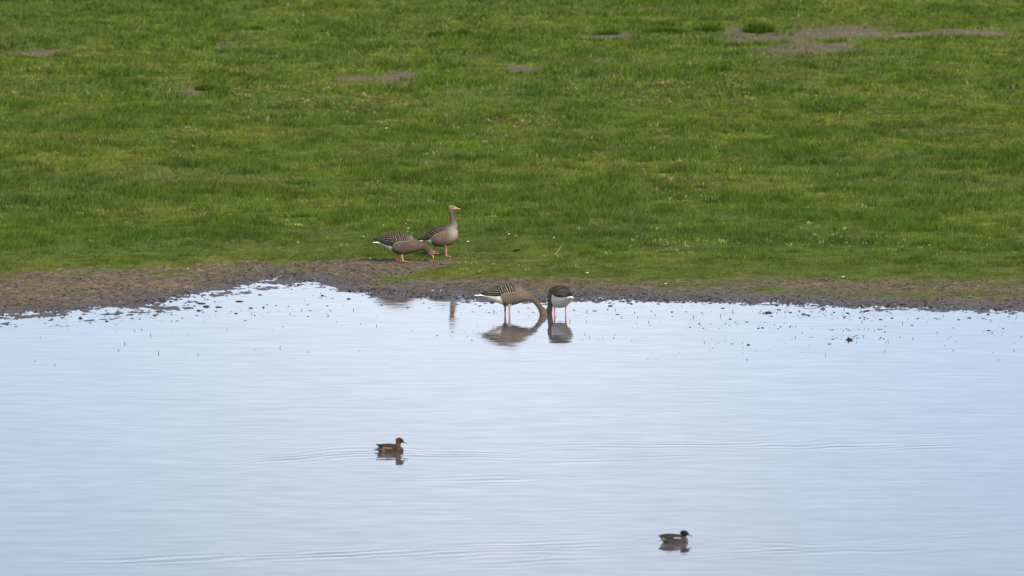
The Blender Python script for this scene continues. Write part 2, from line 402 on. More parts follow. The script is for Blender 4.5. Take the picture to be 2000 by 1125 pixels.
# weeds: pale yellow-green leaves and dry bits in the turf
def tufts(specs, seed, colr, hgt, name, label):
    rg = np.random.default_rng(seed); VV = []; CC = []
    for (u0, u1, v0, v1, n) in specs:
        for _ in range(n):
            x, y, z = ground(u0 + (u1 - u0) * rg.random(), v0 + (v1 - v0) * rg.random())
            if float(cover(x, y)) < .5: continue
            m = rg.integers(4, 10); s = hgt * (.5 + rg.random())
            c0 = colr * (.7 + .6 * rg.random())
            for _k in range(m):
                a = rg.random() * 6.28; e = .25 + rg.random() * .9
                d = np.array([math.cos(a) * math.cos(e), math.sin(a) * math.cos(e), math.sin(e)]) * s * (.6 + .7 * rg.random())
                sd = np.array([-math.sin(a), math.cos(a), .2]) * s * .16
                b0 = np.array([x, y, z]) + np.array([rg.normal() * s * .5, rg.normal() * s * .5, .012])
                mid = b0 + d * .55 + np.array([0, 0, s * .12]); tip = b0 + d
                VV += [b0, mid - sd, tip, mid + sd]; CC += [c0] * 4
    VV = np.array(VV); o = link_mesh(name, VV, np.arange(len(VV)).reshape(-1, 4), grass_mat, smooth=False, cols=np.array(CC))
    tag(o, label, 'weeds', kind='stuff')
tufts([(1230, 1740, 462, 484, 90), (1160, 1400, 470, 500, 30), (1740, 2000, 460, 500, 30), (900, 1200, 500, 535, 28), (1250, 1700, 440, 470, 40), (700, 1300, 420, 470, 35), (0, 700, 400, 500, 50)], 5,
      np.array([.30, .33, .09]), .045, 'weeds', 'pale yellow green leafy weeds speckling the turf')
tufts([(450, 760, 165, 245, 260), (1180, 1500, 150, 210, 160), (860, 1100, 230, 260, 70), (330, 440, 250, 310, 40), (1230, 1420, 345, 395, 60), (700, 900, 345, 375, 25), (1560, 1740, 180, 250, 50), (900, 1400, 230, 330, 60), (1400, 1720, 110, 130, 30), (0, 2000, 30, 450, 250)], 6,
      np.array([.32, .27, .11]), .065, 'dry_weeds', 'straw coloured withered tufts scattered through the far grass')

# ------------------------------------------------------------------ tussocks one can tell apart
def tussock(u, v, wpx, hpx, label, seed, dark=1.0):
    rg = np.random.default_rng(seed); x, y, z = ground(u, v); s = y / F
    R = wpx * s / 2; Hh = hpx * s; n = int(700 + 500 * R)
    o = []; C = []
    for _ in range(n):
        rr = math.sqrt(rg.random()); a = rg.random() * 6.28
        bx, by = math.cos(a) * rr * R * .85, math.sin(a) * rr * R * .7
        hh = Hh * (1 - .6 * rr ** 2) * (.6 + .6 * rg.random()) * (.75 + .5 * float(fbm(bx + seed, by, R * .5, 2)))
        lx, ly = bx * .3 + rg.normal() * hh * .35, by * .3 + rg.normal() * hh * .35
        wd = .02 * (.6 + rg.random()); t0 = rg.random() * 3.14
        dx, dy = math.cos(t0) * wd, math.sin(t0) * wd
        zz = float(height(x + bx, y + by)) - z
        o += [(bx - dx, by - dy, zz - .02), (bx + dx, by + dy, zz - .02), (bx + lx, by + ly, zz + hh)]
        c = (G_DARK * (1.2 + .9 * rg.random()) * dark if rg.random() < .8 else G_MID)
        C += [c] * 3
    V = np.array(o) + np.array([x, y, z])
    V -= np.array([x, y, z])
    ob = link_mesh('grass_tussock', V, np.arange(len(V)).reshape(-1, 3), grass_mat, smooth=False, cols=np.array(C))
    ob.location = (x, y, z); tag(ob, label, 'tussock', 'dark tussocks in the far grass')
tussock(858, 74, 38, 15, 'dark round grass tussock at the far left of the tussock pair, top centre of field', 101)
tussock(905, 74, 30, 20, 'dark upright grass tussock, right one of the pair at top centre of field', 102)
tussock(975, 76, 100, 10, 'long low dark grass tussock just right of the tussock pair', 103)
tussock(1190, 68, 40, 12, 'small dark grass tussock on the edge of the narrow pinkish mud strip', 104)
tussock(1482, 63, 62, 20, 'large dark domed grass tussock beside the wide mud patch at top right', 105)
tussock(1385, 60, 60, 12, 'low dark grass tussock left of the large domed tussock', 106)
tussock(1300, 62, 90, 8, 'flat dark grass tussock band above the end of the narrow mud strip', 107)
tussock(402, 176, 42, 14, 'dark grass tussock above the bare patch at far left of the field', 108)
tussock(560, 250, 44, 12, 'dark green lone grass tussock amid yellowish grass, left part of field', 109)
tussock(405, 90, 36, 10, 'dark grass tussock over the small pink mud patch at top left', 110)
tussock(1415, 136, 66, 10, 'bright edged oblong grass tussock below the two mud strips', 111, 1.2)
tussock(500, 58, 30, 9, 'small dark grass tussock near the top left of the field', 112)
tussock(1050, 294, 60, 12, 'mid field green grass tussock right of centre', 113, 1.3)
tussock(588, 359, 60, 9, 'wide low green grass tussock left of the geese', 114, 1.3)
tussock(1025, 415, 60, 11, 'fresh green grass tussock to the right of the standing goose', 115, 1.4)

# ------------------------------------------------------------------ mud clods, dead stems, small debris (uncountable)
def icos(sub=1):
    bm = bmesh.new(); bmesh.ops.create_icosphere(bm, subdivisions=sub, radius=1)
    v = np.array([q.co[:] for q in bm.verts]); f = np.array([[w_.index for w_ in q.verts] for q in bm.faces]); bm.free(); return v, f
IV, IF = icos(1)
def scatter_lumps(pts, sizes, seed, cols, name, label, mat, squash=.5):
    rg = np.random.default_rng(seed); n = len(pts); m = len(IV)
    V = IV[None] * (1 + .35 * rg.standard_normal((n, m, 1))) * sizes[:, None, None] * np.stack([.7 + .9 * rg.random(n), .7 + .8 * rg.random(n), squash * (.7 + .6 * rg.random(n))], 1)[:, None, :]
    V = V + pts[:, None, :]
    FF = IF[None] + (np.arange(n) * m)[:, None, None]
    o = link_mesh(name, V.reshape(-1, 3), FF.reshape(-1, 3), mat, smooth=False, cols=np.repeat(cols, m, 0))
    tag(o, label, 'mud', kind='stuff'); return o
clod_mat = attr_mat('wet_clods', .6, .15, 60, .3)
rg = np.random.default_rng(11)
n = 95000
y = 112.0 + 10 * rg.random(n); x = (rg.random(n) * 2 - 1) * (y * 1000 / F + .8)
D = y - shore(x); cvr = cover(x, y); z = height(x, y)
pr = np.where(D > -.2, 1.0 - sstep(2.5, 6.5, D) * .65, .10 * np.exp(D / 1.0)) * (1 - cvr) ** 2 * (.25 + .75 * sstep(.35, .62, fbm(x, y, .5, 3, .6, 88.)))
pr = np.where((D < 0), pr * .4, pr); pr = np.where((D < 0) & (x < -2.7) & (x > -9.5), np.maximum(pr, .09 * np.exp(D / 1.2)), pr)
k = (rg.random(n) < pr) & (z > -.05); x, y, z, D = x[k], y[k], z[k], D[k]; n = len(x)
sz = .0055 + .014 * rg.random(n) ** 4
sz = np.where(z < 0, .006 + .020 * rg.random(n) ** 3, sz)
shade = (.35 + 1.3 * rg.random(n) ** 1.3)[:, None]
wetf = (1 - sstep(0.0, .06, z))[:, None]
cc = (np.array([.13, .092, .064])[None] * (1 - wetf) + np.array([.065, .054, .050])[None] * wetf) * shade
scatter_lumps(np.stack([x, y, np.maximum(z, -.004) + sz * .15], 1), sz, 12, cc, 'mud_clods', 'dark crumbly clods of mud along the water edge', clod_mat)

rg = np.random.default_rng(13); VV = []
def stem(u, v, hgt, lean):
    x, y = at_z(u, v, 0)
    wd = .003 + .003 * rg.random(); k = rg.normal() * .3
    a = np.array([x, y, -.02]); b_ = np.array([x + lean * hgt * .5, y, hgt * .6]); c_ = np.array([x + lean * hgt + k * hgt, y + .02, hgt])
    for (p0, p1, w0, w1) in ((a, b_, wd, wd * .8), (b_, c_, wd * .8, wd * .3)):
        for (ex, ey) in ((1, 0), (0, 1)):
            e = np.array([ex, ey, 0]); VV.extend([p0 - e * w0, p0 + e * w0, p1 + e * w1, p1 - e * w1])
for _ in range(200):
    q = rg.random()
    if q < .55: u = 1240 + 760 * rg.random(); v = 604 + 100 * rg.random() ** 1.5
    elif q < .75: u = 880 + 400 * rg.random(); v = 606 + 70 * rg.random() ** 1.3
    else: u = 0 + 820 * rg.random(); v = 606 + 110 * rg.random() ** 1.6
    if float(at_z(u, v)[1]) > float(shore(at_z(u, v)[0])) - .3: continue
    stem(u, v, .006 + .034 * rg.random() ** 3, rg.normal() * .7)
VV = np.array(VV)
stem_mat = attr_mat('dead_stems', .7, .2)
so = link_mesh('dead_stems', VV, np.arange(len(VV)).reshape(-1, 4), stem_mat, smooth=False, cols=np.tile([.05, .04, .035], (len(VV), 1)))
tag(so, 'thin dead plant stems poking out of the shallow water', 'stems', kind='stuff')
# floating specks, many in thin rows
rg = np.random.default_rng(14); P = []
rows = [(1250, 1500, 632, 5, 50), (1330, 1560, 638, 4, 50), (1480, 1740, 611, 3, 70), (1540, 1730, 617, 5, 50), (1620, 1990, 622, 3, 60), (1590, 1730, 644, 3, 40), (1570, 1730, 659, 3, 45),
        (1250, 1720, 610, 6, 60), (900, 1050, 608, 7, 24), (1240, 1700, 675, 14, 30), (282, 700, 606, 14, 90), (290, 520, 618, 10, 30), (0, 300, 625, 14, 50), (700, 950, 597, 8, 24),
        (300, 1700, 650, 45, 45), (1700, 2000, 650, 30, 40), (380, 660, 590, 14, 50)]
for (u0, u1, v0, dv, nn_) in rows:
    for _ in range(int(nn_ * (.5 if u0 > 1400 or u1 < 700 else .3))):
        u = u0 + (u1 - u0) * rg.random(); v = v0 + dv * rg.normal() * .6
        x, y = at_z(u, v)
        if y < shore(x) - .1: P.append((x, y, .001))
P = np.array(P); sz = .006 + .016 * rg.random(len(P)) ** 3
scatter_lumps(P, sz, 15, np.tile([.04, .034, .034], (len(P), 1)), 'floating_debris', 'tiny dark specks of debris afloat on the shallow water', clod_mat, .45)

# ------------------------------------------------------------------ small separate things on turf and water
feather_mat = attr_mat('white_feather', .8, .2, 120, .15)
def feather(u, v, L, rz, label, onmud=False):
    L *= .8; x, y, z = ground(u, v); z = float(height(x, y)) + (.004 if onmud else .022)
    VV = []; n = 9
    for i in range(n):
        s = i / (n - 1); wd = L * .2 * math.sin(math.pi * min(1, s * .93 + .05)) ** .7
        for k in range(-2, 3):
            VV.append((L * (s - .5), wd * k / 2, L * .30 * math.sin(s * 3) * .6 - abs(k) * L * .03 + abs(s - .5) * .1 * L))
    F_ = [(i * 5 + k, i * 5 + k + 1, (i + 1) * 5 + k + 1, (i + 1) * 5 + k) for i in range(n - 1) for k in range(4)]
    o = link_mesh('feather', VV, F_, feather_mat, cols=np.tile([.78, .76, .70], (len(VV), 1)))
    md = o.modifiers.new('thick', 'SOLIDIFY'); md.thickness = .004
    o.location = (x, y, z); o.rotation_euler = (.5, 0, rz)
    tag(o, label, 'feather', 'white feathers scattered on the turf')
for a in [(798, 449, .045, .3, 'white feather on turf above the back of the grazing goose'),
          (793, 440, .03, 1.2, 'tiny white feather just above the one over the grazing goose'),
          (749, 443, .03, .1, 'small white feather above the tail of the grazing goose'),
          (914, 475, .045, 0, 'white feather on turf right of the standing goose'),
          (710, 465, .035, .8, 'small white feather left of the grazing goose tail'),
          (723, 505, .04, .5, 'white feather at the mud edge left of the grazing goose feet'),
          (994, 460, .04, .2, 'pale feather on turf level with the standing goose breast'),
          (1125, 466, .045, .1, 'white feather on turf right of the short pair of feathers'),
          (1082, 467, .035, 1.0, 'small feather left of a brighter one, right of the geese on land'),
          (1147, 535, .045, .4, 'white feather on the turf edge above the right wading goose'),
          (1647, 543, .05, .1, 'white feather on the turf edge near the right side'),
          (1153, 357, .06, .2, 'large pale feather in mid field above the wading geese'),
          (367, 527, .035, .6, 'white feather on the brown mud margin at the left'),
          (1535, 464, .035, .6, 'white feather among pale weeds at the right'),
          (582, 478, .035, .3, 'white feather on turf by the left shore'),
          (755, 253, .05, .3, 'pale feather far off in the left half of the field'),
          (1300, 556, .04, .2, 'pale feather on the mud strip right of the wading geese')]:
    feather(*a)
feather(845, 566, .045, .2, 'left one of two white feathers on the mud below the standing goose', True)
feather(861, 567, .032, .7, 'right one of two white feathers on the mud below the standing goose', True)

def tube_path(pts, rads, seg=10):
    """closed tapered tube"""
    P = np.array(pts, float); n = len(P); VV = []; FF = []
    for i in range(n):
        T = P[min(i + 1, n - 1)] - P[max(i - 1, 0)]; T /= np.linalg.norm(T) + 1e-9
        ref = np.array([0, 1, 0.]) if abs(T[1]) < .9 else np.array([1., 0, 0])
        Lx = ref - T * ref.dot(T); Lx /= np.linalg.norm(Lx); N = np.cross(T, Lx)
        for k in range(seg):
            a = 2 * math.pi * k / seg; VV.append(P[i] + rads[i] * (math.cos(a) * Lx + math.sin(a) * N))
    for i in range(n - 1):
        for k in range(seg):
            FF.append((i * seg + k, i * seg + (k + 1) % seg, (i + 1) * seg + (k + 1) % seg, (i + 1) * seg + k))
    a = len(VV); VV.append(P[0]); VV.append(P[-1])
    for k in range(seg):
        FF.append((a, (k + 1) % seg, k)); FF.append((a + 1, (n - 1) * seg + k, (n - 1) * seg + (k + 1) % seg))
    return np.array(VV), FF
def merge(ls):
    VV = []; FF = []; off = 0
    for v, f in ls:
        VV.append(v); FF += [tuple(i + off for i in q) for q in f]; off += len(v)
    return np.concatenate(VV), FF
x, y, z = ground(1084, 498)
v, f = tube_path([(0, 0, 0), (.05, .2, .05), (.10, .5, .10), (.15, .8, .12)], [.005, .005, .004, .002], 8)
o = link_mesh('dry_stalk', v, f, stem_mat, cols=np.tile([.40, .32, .17], (len(v), 1))); o.location = (x, y, z)
tag(o, 'long pale dry stalk leaning in the turf right of the standing goose', 'stalk')
x, y, z = ground(1008, 493)  # dark dropping lying on the turf
v, f = tube_path([(-.055, 0, .012), (-.02, .01, .022), (.02, 0, .024), (.05, .01, .03), (.065, .02, .045)], [.006, .013, .014, .010, .004], 8)
o = link_mesh('dark_dropping', v, f, stem_mat, cols=np.tile([.02, .017, .014], (len(v), 1))); o.location = (x, y, z + .01)
tag(o, 'short dark curled dropping on the turf behind the wading geese', 'dropping')
x, y = at_z(1658, 664)
ps = [tube_path([(-.02, 0, -.01), (-.01, 0, .03), (-.012, .01, .065)], [.014, .012, .004], 8),
      tube_path([(-.03, 0, .002), (.01, 0, .02), (.05, .01, .014), (.075, .01, .02)], [.010, .022, .012, .004], 8),
      tube_path([(-.055, 0, .0), (-.02, 0, .012)], [.006, .014], 8)]
v, f = merge(ps)
o = link_mesh('broken_branch', v, f, stem_mat, cols=np.tile([.022, .018, .02], (len(v), 1))); o.location = (x, y, 0); o.scale = (.8, .8, .75)
tag(o, 'small dark broken branch sticking out of the water at right', 'branch')
def clod(u, v_, L, H, label, seed):
    bm = bmesh.new(); bmesh.ops.create_icosphere(bm, subdivisions=3, radius=1)
    vv = np.array([q.co[:] for q in bm.verts]); ff = [tuple(q.index for q in fa.verts) for fa in bm.faces]; bm.free()
    rr = 1 + .7 * (fbm(vv[:, 0] * 1.0 + seed, vv[:, 1] + vv[:, 2], .6, 3, .6, seed) - .5)
    vv = vv * rr[:, None] * np.array([L, L * .8, H])
    x, y = at_z(u, v_); o = link_mesh('mud_clod', vv, ff, clod_mat, cols=np.tile([.04, .034, .033], (len(vv), 1))); o.location = (x, y, 0)
    tag(o, label, 'mud clod', 'mud clods standing clear in the water')
clod(1501, 611, .045, .018, 'lone dark oval mud clod in the water right of the wading geese', 1)
clod(403, 599, .045, .022, 'dark rounded mud clod in the shallows at the left', 2)
clod(427, 600, .05, .014, 'flat dark mud clod just right of the rounded one at the left', 3)
clod(388, 607, .03, .018, 'small dark mud clod nearest the viewer at the left shore', 4)
clod(490, 602, .03, .012, 'narrow mud clod at the right end of the left shallows', 5)
clod(508, 576, .03, .012, 'small mud clod in the bright water near the tip of the inlet', 6)
clod(583, 557, .025, .018, 'tiny dark mud clod at the head of the inlet', 7)
clod(468, 589, .055, .014, 'long flat mud clod in the middle of the left shallows', 8)
clod(394, 593, .06, .014, 'wide low mud clod close to the left bank', 9)
clod(681, 584, .03, .014, 'small pointed mud clod below the point of the mud bank', 10)
clod(961, 591, .03, .018, 'dark mud clod in the water under the wading goose tail', 11)

# ------------------------------------------------------------------ birds
def cr_interp(S, n):
    """Catmull-Rom through station rows"""
    S = np.array(S, float); m = len(S); out = []
    seg = np.linalg.norm(np.diff(S[:, :3], axis=0), axis=1); cum = np.concatenate([[0], np.cumsum(seg)])
    for s in np.linspace(0, cum[-1], n):
        i = min(int(np.searchsorted(cum, s, side='right')) - 1, m - 2); u = (s - cum[i]) / (seg[i] + 1e-9)
        p0, p1, p2, p3 = S[max(i - 1, 0)], S[i], S[i + 1], S[min(i + 2, m - 1)]
        out.append(.5 * ((2 * p1) + (-p0 + p2) * u + (2 * p0 - 5 * p1 + 4 * p2 - p3) * u * u + (-p0 + 3 * p1 - 3 * p2 + p3) * u ** 3))
    return np.array(out)
def loft(S, n=60, seg=40, vertical=False, power=2.0):
    """S rows: x, y, z, half width (across), half height; returns verts, faces, u (0..1 per vertex), angle"""
    Q = cr_interp(S, n); P = Q[:, :3]; VV = []; U = []; A = []
    for i in range(n):
        if vertical: T = np.array([1., 0, 0])
        else:
            T = P[min(i + 1, n - 1)] - P[max(i - 1, 0)]; T /= np.linalg.norm(T) + 1e-9
        L = np.array([0, 1., 0]); L = L - T * L.dot(T); L /= np.linalg.norm(L); N = np.cross(T, L)
        hw, hh = max(Q[i, 3], .001), max(Q[i, 4], .001)
        for k in range(seg):
            a = 2 * math.pi * k / seg; ca, sa = math.cos(a), math.sin(a)
            ca = math.copysign(abs(ca) ** (2 / power), ca); sa = math.copysign(abs(sa) ** (2 / power), sa)
            VV.append(P[i] + hw * ca * L + hh * sa * N); U.append(i / (n - 1)); A.append(a)
    FF = [(i * seg + k, i * seg + (k + 1) % seg, (i + 1) * seg + (k + 1) % seg, (i + 1) * seg + k) for i in range(n - 1) for k in range(seg)]
    a = len(VV); VV += [P[0], P[-1]]; U += [0, 1]; A += [0, 0]
    FF += [(a, (k + 1) % seg, k) for k in range(seg)] + [(a + 1, (n - 1) * seg + k, (n - 1) * seg + (k + 1) % seg) for k in range(seg)]
    return np.array(VV), FF, np.array(U), np.array(A)
def trunk_st(rows):      # (x, top, bottom, half width)
    return [(x_, 0, (a_ + b_) / 2, w_, (a_ - b_) / 2) for x_, a_, b_, w_ in rows]

def fuse(pieces, voxel, parent, mat, smooth_it=3):
    """pieces: (verts, faces, colours). One continuous skin with the pieces' colours."""
    vs, fs = merge([(p_[0], p_[1]) for p_ in pieces]); cs = np.concatenate([p_[2] for p_ in pieces])
    me = bpy.data.meshes.new('tmp'); me.from_pydata([tuple(map(float, q)) for q in vs], [], fs)
    bm = bmesh.new(); bm.from_mesh(me)
    bmesh.ops.recalc_face_normals(bm, faces=bm.faces); bm.to_mesh(me); bm.free()
    tmp = bpy.data.objects.new('tmp', me); COL.objects.link(tmp)
    md = tmp.modifiers.new('r', 'REMESH'); md.mode = 'VOXEL'; md.voxel_size = voxel
    dg = bpy.context.evaluated_depsgraph_get(); dg.update()
    m2 = bpy.data.meshes.new_from_object(tmp.evaluated_get(dg))
    bpy.data.objects.remove(tmp); bpy.data.meshes.remove(me)
    bm = bmesh.new(); bm.from_mesh(m2)
    for _ in range(smooth_it): bmesh.ops.smooth_vert(bm, verts=bm.verts, factor=.5, use_axis_x=True, use_axis_y=True, use_axis_z=True)
    bm.to_mesh(m2); bm.free()
    kd = kdtree.KDTree(len(vs))
    for i_, q in enumerate(vs): kd.insert(Vector(q), i_)
    kd.balance()
    co = np.empty(len(m2.vertices) * 3, np.float32); m2.vertices.foreach_get('co', co); co = co.reshape(-1, 3)
    c4 = np.ones((len(co), 4), np.float32)
    for i_, q in enumerate(co):
        nb = kd.find_n(Vector(q), 3); c4[i_, :3] = np.mean([cs[j[1]] for j in nb], 0)
    a_ = m2.color_attributes.new('Col', 'FLOAT_COLOR', 'POINT'); a_.data.foreach_set('color', c4.ravel())
    m2.polygons.foreach_set('use_smooth', np.ones(len(m2.polygons), bool))
    m2.materials.clear(); m2.materials.append(mat)
    m2.name = 'body'; o = bpy.data.objects.new('body', m2); COL.objects.link(o); o.parent = parent
    return o

plum = attr_mat('plumage', .85, .06, 75, .34, bump=.006)
horn = attr_mat('bill_horn', .4, .4, 60, .08)
eye_mat = attr_mat('eye_gloss', .12, .6)

def trunk_half_width(rows, x, z, power=2.15):
    r = np.array(rows, float)
    a_, b_, w_ = [np.interp(x, r[:, 0], r[:, k]) for k in (1, 2, 3)]
    h = (a_ - b_) / 2 + 1e-4; q = np.clip(np.abs((z - (a_ + b_) / 2) / h), 0, 1)
    return w_ * (1 - q ** power) ** (1 / power), a_
def wing(parent, spec, sgn, colf, thick=.014, nu=120, nv=44, relief=.004, trunk=None):
    """folded wing: spec rows (x, z bottom, z top, half width at bottom edge)"""
    S = np.array(spec, float); S = S[np.argsort(S[:, 0])]
    u = np.linspace(S[0, 0], S[-1, 0], nu)
    zb, zt, yw = [np.interp(u, S[:, 0], S[:, k]) for k in (1, 2, 3)]
    ker = np.array([1, 2, 3, 2, 1]) / 9.
    def sm(a_):
        b_ = np.convolve(np.pad(a_, 2, mode='edge'), ker, 'valid'); return b_
    zb, zt, yw = sm(zb), sm(zt), sm(yw)
    VV = np.zeros((2, nu, nv, 3)); C = np.zeros((2, nu, nv, 3))
    for lay in (0, 1):
        tt = np.linspace(0, 1, nv)[None, :]; th = tt * math.pi / 2 * .985
        Xx = np.repeat(u[:, None], nv, 1)
        z_ = zb[:, None] + (zt - zb)[:, None] * np.sin(th)
        y_ = yw[:, None] * np.cos(th)
        c_, rel = colf(Xx, z_, np.repeat(tt, nu, 0), zb[:, None], zt[:, None])
        if trunk is not None:
            yt, zt_ = trunk_half_width(trunk, Xx, z_)
            fr_ = sstep(S[-1, 0], S[-1, 0] - .05, Xx)
            y_ = np.maximum(y_, (yt + .007) * np.minimum(1, fr_ * 1.15) - (1 - fr_) * .004)
            z_ = z_ + (np.maximum(0, zt_ + .006 - zt[:, None])) * np.sin(th) ** 2 * fr_
        off = (relief * rel if lay == 0 else -thick)
        y_ = y_ + off * np.cos(th) ; z_ = z_ + off * np.sin(th)
        VV[lay, :, :, 0] = Xx; VV[lay, :, :, 1] = sgn * np.maximum(y_, .001); VV[lay, :, :, 2] = z_
        C[lay] = c_
    N = nu * nv; FF = []
    for i_ in range(nu - 1):
        for k in range(nv - 1):
            q = (i_ * nv + k, (i_ + 1) * nv + k, (i_ + 1) * nv + k + 1, i_ * nv + k + 1)
            FF.append(q); FF.append(tuple(N + j for j in reversed(q)))
        for k in (0, nv - 1):
            q = (i_ * nv + k, (i_ + 1) * nv + k, N + (i_ + 1) * nv + k, N + i_ * nv + k); FF.append(q if k else tuple(reversed(q)))
    for i_ in (0, nu - 1):
        for k in range(nv - 1):
            q = (i_ * nv + k, i_ * nv + k + 1, N + i_ * nv + k + 1, N + i_ * nv + k); FF.append(q)
    o = link_mesh('wing', VV.reshape(-1, 3), FF, plum, parent, cols=C.reshape(-1, 3))
    return o

DKB = np.array([.036, .024, .018]); PALE = np.array([.56, .48, .38]); BLK = np.array([.014, .012, .013])
def goose_wing_col(xc, k=.45, sp=.034, bright=1.0, xend=-.4):
    def f(x, z, t, zb, zt):
        ph = (x + k * (zt - z) * -1 + .004 * np.sin(t * 34) + .022 * (fbm(x, z, .05, 3, .6, 13.) - .5)) / sp
        fr = ph - np.floor(ph)
        w_ = np.clip(1 - np.abs(fr - .13) / .13, 0, 1)
        w_ = w_ * (.45 + .55 * sstep(.25, .6, fbm(x * 1.0, z, .03, 2, .5, 3.)))
        tl = (t + (x - xc) * .55 + .10 * (fbm(x, z, .07, 2, .5, 23.) - .5)) * 6.5
        fr2 = tl - np.floor(tl); w2 = np.clip(1 - np.abs(fr2 - .5) / .12, 0, 1) * .9
        rear = sstep(xc + .03, xc - .04, x + .3 * (t - .5) * .3)
        wl = w_ * (1 - rear) + w2 * rear * sstep(.06, .18, t)
        front = sstep(xc + .20, xc + .33, x)
        dark = DKB + (np.array([.15, .12, .10]) - DKB) * front[..., None]
        dark = dark * (1 - .35 * rear[..., None])
        wl = wl * (1 - front * .55) * bright
        c_ = dark * (1 - wl[..., None]) + PALE * wl[..., None]
        edge = (1 - sstep(.0, .07, t)) * rear
        c_ = c_ * (1 - edge[..., None]) + BLK * edge[..., None]
        tip = sstep(xend + .10, xend + .02, x)
        c_ = c_ * (1 - tip[..., None] * .8) + BLK * tip[..., None] * .8
        # pale upper edge of the flank
        fe = (1 - sstep(.02, .05, t)) * (1 - rear) * (1 - front)
        c_ = c_ * (1 - fe[..., None] * .8) + PALE * fe[..., None] * .8
        rel = (fr if True else 0) * (1 - rear) + fr2 * rear * .6
        return c_, rel
    return f

def goose_trunk_col(V, xb, slope, z0, breast=1.0, bars=1.0, hue=(.235, .195, .165)):
    x, y, z = V[:, 0], V[:, 1], V[:, 2]
    base = np.array(hue)
    n = fbm(x * 1.0 + y * .3, z + y, .05, 3, .6, 5.)
    c = base[None] * (.8 + .45 * n)[:, None]
    # flank bars that follow the rear edge of the flank
    d = x - (xb + slope * (z - z0) + 1.2 * np.clip(z - z0 - .03, 0, 1) ** 2 * 3)
    ph = d / .034 + .12 * np.sin(z * 60); fr = ph - np.floor(ph)
    wb = np.clip(1.25 * (1 - np.abs(fr - .5) / .27), 0, 1) * (1 - sstep(.07, .21, d)) * bars
    dk = (1 - sstep(.02, .24, d)) * .80 * bars
    c = c * (1 - dk[:, None]) + np.array([.055, .043, .037])[None] * dk[:, None]
    c = c * (1 - wb[:, None] * .8) + PALE[None] * wb[:, None] * .60
    # pale fine bars across the rest
    fine = np.clip(np.sin(ph * 9 + 3 * n), 0, 1) * .12
    c = c * (1 + fine[:, None])
    wh = sstep(.008, -.008, d)
    white = np.array([.88, .82, .70])[None] * (.88 + .2 * n[:, None])
    c = c * (1 - wh[:, None]) + white * wh[:, None]
    return c
PINK = np.array([.62, .23, .22]); ORNG = np.array([.66, .20, .11])

def leg_pieces(x0, y0, ztop, xa, za, xf, zf, col, thigh_col, foot=True, r=.0115, rot=0.0, y1=None, thick=1.0):
    """thigh feather cone from the body, tarsus, webbed foot"""
    y1 = y0 if y1 is None else y1
    out = []
    v, f, u, a_ = loft([(x0, y0 * .8, ztop, .045 * thick, .055 * thick), (x0 + .35 * (xa - x0), y0 * .95, ztop * .6 + za * .4, .03 * thick, .036 * thick), (xa, y0, za, .013, .014)], 22, 20)
    out.append((v, f, np.tile(thigh_col, (len(v), 1))))
    v, f, u, a_ = loft([(xa - .002, y0, za + .02, r * 1.3, r * 1.4), (xa, y0, za, r * 1.25, r * 1.4), ((xa + xf) / 2, (y0 + y1) / 2, (za + zf) / 2, r, r), (xf, y1, zf, r * 1.25, r * 1.25)], 26, 16)
    out.append((v, f, np.tile(col, (len(v), 1))))
    if foot:
        for da in (-.45, 0, .45):
            dx, dy = math.cos(da + rot) * .085, math.sin(da + rot) * .085
            v, f, u, a_ = loft([(xf - .012, y1, zf + .004, .009, .008), (xf + dx * .5, y1 + dy * .5, zf - .001, .0075, .0065), (xf + dx, y1 + dy, zf - .004, .006, .005)], 16, 12)
            out.append((v, f, np.tile(col * .95, (len(v), 1))))
        vv = [(xf, y1, zf + .003)]
        for da in np.linspace(-.45, .45, 7):
            R_ = .078 - .008 * math.cos(da * 7); vv.append((xf + math.cos(da + rot) * R_, y1 + math.sin(da + rot) * R_, zf + .001))
        top = np.array(vv); bot = top - np.array([0, 0, .008]); n = len(vv)
        ff = [(0, i_, i_ + 1) for i_ in range(1, n - 1)] + [(n, n + i_ + 1, n + i_) for i_ in range(1, n - 1)]
        ff += [(i_, i_ + n, i_ + 1 + n, i_ + 1) for i_ in range(0, n - 1)] + [(n - 1, 2 * n - 1, n, 0)]
        out.append((np.concatenate([top, bot]), ff, np.tile(col * .85, (2 * n, 1))))
    return out

def beak(parent, p0, p1, h0, w0, cols, nail=None, bend=.0):
    p0, p1 = np.array(p0, float), np.array(p1, float); d = p1 - p0; L = np.linalg.norm(d); d /= L
    up = np.array([-d[2], 0, d[0]])
    if up[2] < 0: up = -up
    rows = []
    for s, hh, ww in ((-.12, 1.0, 1.0), (0, 1.0, 1.0), (.3, .72, .85), (.6, .46, .72), (.85, .34, .62), (.97, .22, .4), (1.0, .08, .15)):
        c_ = p0 + d * L * s + up * (-.16 * h0 * s + bend * s * s)
        rows.append((*c_, w0 * ww / 2, h0 * hh / 2))
    v, f, u, a_ = loft(rows, 40, 24)
    c = np.tile(cols, (len(v), 1)) * (.92 + .12 * np.sin(u * 5))[:, None]
    if nail is not None:
        k = sstep(.80, .90, u)[:, None]; c = c * (1 - k) + np.array(nail)[None] * k
    # gape line between the mandibles
    side = (np.abs(np.sin(a_) + .25) < .12) & (u > .12) & (u < .9); c[side] *= .45
    return link_mesh('beak', v, f, horn, parent, cols=c)
